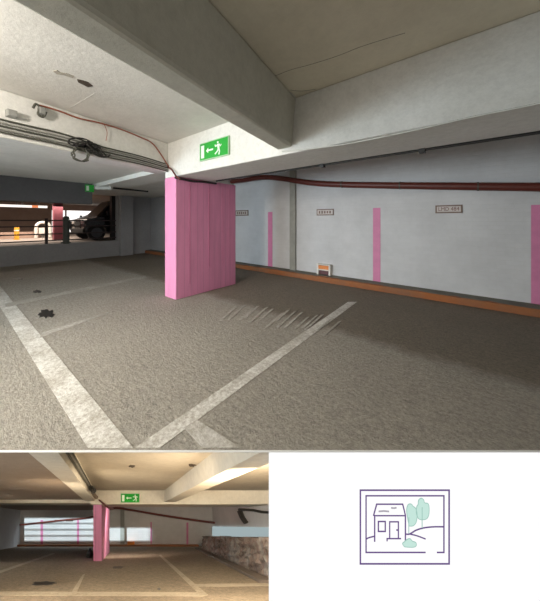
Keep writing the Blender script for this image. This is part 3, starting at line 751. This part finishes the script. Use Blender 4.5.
# rough stone wall on the right
p0, p1 = lf(201, 549), lf(275, 584)
rr = random.Random(9); nx, nz = 40, 9; m = MB(LV); hA, hB = .80, 1.16
dv = (p1 - p0); nrm = V((-dv.y, dv.x, 0)).normalized(); nrm = nrm if nrm.x < 0 else -nrm
grid = []
for i in range(nx + 1):
    t_ = i / nx
    for k in range(nz + 1):
        hh = (hA + (hB - hA) * t_ + rr.uniform(-.04, .04)) * k / nz
        grid.append(p0 + dv * t_ + nrm * (rr.uniform(-.07, .09) - .12 * k / nz) + V((0, 0, hh)))
back = [g - nrm * .45 for g in grid]
fs = []; K = nz + 1
for i in range(nx):
    for k in range(nz): fs.append((i * K + k, (i + 1) * K + k, (i + 1) * K + k + 1, i * K + k + 1))
o = len(grid)
fs += [tuple(o + q for q in f[::-1]) for f in fs]
for i in range(nx): fs += [(i * K + nz, (i + 1) * K + nz, o + (i + 1) * K + nz, o + i * K + nz)]
m.add(grid + back, fs)
mm, nt, bs = new_mat('rough_stone')
n1 = noise(nt, 2.2, 6, .75); n2 = noise(nt, 9, 5, .7)
cc = ramp(nt, n1, [(.36, (.07, .05, .045)), (.47, (.16, .085, .065)), (.55, (.20, .185, .18)), (.68, (.36, .35, .345))])
nt.links.new(mixc(nt, .4, cc, ramp(nt, n2, [(.35, (.05, .045, .04)), (.6, (.38, .34, .30))])), bs.inputs['Base Color']); bs.inputs['Roughness'].default_value = .95
bump(nt, bs, n2, .8, .03); M['stone'] = mm
tag(m.build('stone_wall', 'stone'), 'low rough stone wall with broken plaster along the right of the lower left view', 'wall')
struct(MB(LV).hexa([p0 + nrm * .35, p1 + nrm * .35, p1 + nrm * .05, p0 + nrm * .05] + [q + V((0, 0, .09)) for q in (p0 + nrm * .35, p1 + nrm * .35, p1 + nrm * .05, p0 + nrm * .05)]).build('baseboard_right', 'rubble'))
# bracket pipe at the upper right
t = thing('pipe_bracket', LV(lw(243, 515, 6)), 'black bent pipe and bracket under the ceiling at right of the lower left view', 'pipe')
MB(LV).tube([lw(239.5, 510.5, 4.6), lw(242, 517, 4.6), lw(246, 523, 4.6)], .075, 8).build('drop_pipe', 'black', t)
MB(LV).tube(smooth_path([lw(239, 509.5, 4.6), lw(252, 510, 4.6), lw(262, 512, 4.6), lw(276, 512.5, 4.6)]), .05, 8).build('pipe_run', 'black', t)

# ================================================================== white logo panel with added glow, below the deck edge, right of the lower opening
def sp(u, v, off=0.0):                           # point on the sign face
    q = at_z(u, v, EDGE + .012); return q - FWD * off
sg = thing('logo_panel', at_z(405, 601, EDGE + .012), 'white logo panel with a purple line drawing of a house', 'sign')
MB().prism([sp(268.8, 451.3), sp(800, 451.3), sp(800, 640), sp(268.8, 640)], FWD * .01).build('panel', 'white_panel', sg)
def stroke(pts, w=2.0, mat='purple', name='line', closed=False, par=None, off=.002):
    """a printed line of width w (px) on the sign"""
    m = MB(); P = [V((a, b, 0)) for a, b in pts]; n = len(P)
    segs = [(P[i], P[(i + 1) % n]) for i in range(n if closed else n - 1)]
    L, R = [], []
    rng = range(n)
    for i in rng:
        pv = P[i - 1] if (i > 0 or closed) else None; nx_ = P[(i + 1) % n] if (i < n - 1 or closed) else None
        d1 = (P[i] - pv).normalized() if pv is not None else None; d2 = (nx_ - P[i]).normalized() if nx_ is not None else None
        d1 = d1 or d2; d2 = d2 or d1
        n1_, n2_ = V((-d1.y, d1.x, 0)), V((-d2.y, d2.x, 0)); mi = (n1_ + n2_)
        mi = mi.normalized() if mi.length > 1e-6 else n1_
        s_ = w / 2 / max(.4, mi.dot(n1_)); L.append(P[i] + mi * s_); R.append(P[i] - mi * s_)
    pts3 = [sp(q.x, q.y, off) for q in L] + [sp(q.x, q.y, off) for q in R] + [sp(q.x, q.y, off - .0016) for q in L] + [sp(q.x, q.y, off - .0016) for q in R]
    fs = []
    for i in range(n if closed else n - 1):
        j = (i + 1) % n; fs += [(i, j, n + j, n + i), (2 * n + i, 3 * n + i, 3 * n + j, 2 * n + j), (i, 2 * n + i, 2 * n + j, j), (n + i, n + j, 3 * n + j, 3 * n + i)]
    if not closed: fs += [(0, n, 3 * n, 2 * n), (n - 1, 3 * n - 1, 4 * n - 1, 2 * n - 1)]
    m.add(pts3, fs); return m.build(name, mat, par or sg)
def fill(pts, mat, name, off=.0014):
    return MB().prism([sp(a, b, off) for a, b in pts], FWD * .001).build(name, mat, sg)
def curve2(pts, n=6): return [(q.x, q.y) for q in smooth_path([V((a, b, 0)) for a, b in pts], n)]
stroke([(360.3, 490), (449, 490), (449, 563.6), (360.3, 563.6)], 1.5, name='outer_border', closed=True)
stroke([(425.5, 552.2), (366, 552.2), (366, 495.6), (443.8, 495.6), (443.8, 552.2), (436.8, 552.2)], 1.3, name='inner_border')
mint = 'mint'
t1 = curve2([(409, 525.5), (407.5, 518), (406.5, 510), (408, 504.5), (411, 503.8), (413, 506), (415.8, 508.5), (417, 515), (416, 522), (413, 525.5), (409, 525.8)], 4)
fill(t1, 'mint', 'tree_crown'); stroke(t1, .7, 'mintline', 'tree_outline')
t2 = curve2([(418, 518), (416.2, 513), (416.5, 507), (418, 504), (418.5, 500), (421, 498), (423.5, 499.5), (424.5, 502.5), (428, 503.5), (429, 508), (428.5, 515), (426, 518.8), (421, 519.5), (418, 518.2)], 4)
fill(t2, 'mint', 'tree_crown'); stroke(t2, .7, 'mintline', 'tree_outline')
stroke([(408.7, 533), (408.7, 517)], .8, 'mintline', 'tree_trunk'); stroke([(422, 529), (422, 507)], .8, 'mintline', 'tree_trunk')
bsh = curve2([(404, 546), (402.3, 543), (404.5, 541), (407, 538.8), (410, 538.2), (412, 540.5), (415.5, 542), (416, 545), (413.5, 546.6), (408, 546.6), (404, 546.2)], 4)
stroke([(374.6, 541.5), (374.6, 515.5), (373.6, 515), (376.6, 504), (402.6, 504), (405.3, 515), (405.3, 540.5)], 1.3, name='house_outline')
stroke([(374, 515.5), (405.5, 515.5)], 1.2, name='eaves_line')
stroke([(378.3, 521.3), (385.2, 521.3), (385.2, 531.2), (378.3, 531.2)], 1.3, name='window_outline', closed=True)
stroke([(389.6, 538.4), (389.6, 521.6), (398.3, 521.6), (398.3, 538.4)], 1.2, name='door_outline')
stroke([(387, 541), (387, 538.4), (401, 538.4)], 1.2, name='step_line'); stroke([(396.2, 529.8), (398, 529.8)], 1.4, name='door_handle')
stroke(curve2([(366, 539), (369, 537.4), (374.6, 536)]), 1.2, name='ground_line')
stroke(curve2([(405.3, 533.8), (409.5, 533.8), (416, 530), (424, 527.6), (434, 526.6), (443.8, 526.6)]), 1.3, name='hill_line')
stroke(curve2([(409.5, 533.8), (417, 535.6), (425.5, 538.8)]), 1.2, name='hill_line')
fill(bsh, 'mint', 'bush', .003); stroke(bsh, .7, 'mintline', 'bush_outline', off=.0035)
stroke([(378.5, 511.2), (384, 510.8), (389, 511.3)], 1.5, 'greyline', 'roof_mark'); stroke([(391, 507.6), (394, 508), (396.5, 507.4)], 1.5, 'greyline', 'roof_mark')

# ================================================================== light
def area(name, loc, target, sx, sy, power, col, spread=180):
    l = bpy.data.lights.new(name, 'AREA'); l.shape = 'RECTANGLE'; l.size = sx; l.size_y = sy; l.energy = power; l.color = col; l.spread = math.radians(spread)
    o = bpy.data.objects.new(name, l); o.location = loc; d = V(target) - V(loc)
    o.rotation_euler = d.to_track_quat('-Z', 'Y').to_euler(); C.objects.link(o); return o
# cool daylight from the open sides of the deck, behind and left of the camera
area('daylight', (-5.6, -4.5, 1.4), (-3.6, 4, .9), 3.0, 1.4, 120, (.74, .90, 1.0), 100)
area('daylight', (-2.6, -3.2, 1.7), (-3.6, 3, .0), 3.0, 1.6, 50, (1, .93, .82), 92)  # unseen warm fill added to brighten the near floor
# batten lamp hung in the bay left of the diagonal beam, behind the view
bl = bpy.data.lights.new('batten_lamp', 'POINT'); bl.energy = 225; bl.color = (1, .93, .83); bl.shadow_soft_size = .12
bo = bpy.data.objects.new('batten_lamp', bl); bo.location = (-2.75, -1.15, 2.66); C.objects.link(bo)
struct(MB().box(4.85, -6, -.012, 5.1, WALLY, 3.2).build('wall_right', 'greywall'))  # unseen wall added to block sky light from the right
# unseen light added to brighten the far deck, hidden above the downstand
area('far_fill', (-17, 2, 2.7), (-17.6, 2, 0), 3, 6, 450, (1, .85, .72))
# unseen fill lights added to brighten the lower level
def lloc(x, y, z): return LV(V((x, y, z)))
area('lower_fill', lloc(2.5, 1.95, 1.9), lloc(.0, 5.0, .0), .5, .4, 105, (1, .84, .62), 115)
area('lower_fill', lloc(-2.7, 2.2, .8), lloc(.2, 4.6, .0), .5, .4, 18, (1, .84, .62), 110)
area('lower_fill', lloc(.2, 1.72, .12), lloc(.2, 4.2, 2.9), 1.2, .15, 16, (1, .84, .62))
area('lower_fill', lloc(.8, 6.4, 2.84), lloc(.8, 8.6, 1.2), 1.6, .15, 40, (1, .88, .74), 150)
# daylight shaft over the lower left wall, cut by the added slats outside the view
sl = bpy.data.lights.new('lower_daylight', 'SPOT'); sl.energy = 9000; sl.color = (.78, .93, 1.0); sl.spot_size = math.radians(110); sl.shadow_soft_size = .012; sl.spot_blend = .1
so = bpy.data.objects.new('lower_daylight', sl); so.location = lloc(-9.0, 3.0, 1.6); so.rotation_euler = (lloc(-3.5, 9.05, 1.1) - lloc(-9.0, 3.0, 1.6)).to_track_quat('-Z', 'Y').to_euler(); C.objects.link(so)

wd = bpy.data.worlds.new('world'); SC.world = wd; wd.use_nodes = True
bg = wd.node_tree.nodes['Background']; bg.inputs[0].default_value = (1, .96, .88, 1); bg.inputs[1].default_value = .28

cam = bpy.data.cameras.new('camera'); co = bpy.data.objects.new('camera', cam); C.objects.link(co)
cam.sensor_fit = 'HORIZONTAL'; cam.sensor_width = 36; cam.lens = FPX / 540 * 36; cam.clip_start = .02
cam.shift_y = -(300.5 - HY) / 540
co.location = (0, 0, EYE); co.rotation_euler = FWD.to_track_quat('-Z', 'Y').to_euler()
SC.camera = co
SC.view_settings.view_transform = 'Standard'; SC.view_settings.look = 'None'; SC.view_settings.gamma = 1; SC.view_settings.use_curve_mapping = False
SC.view_settings.exposure = 0
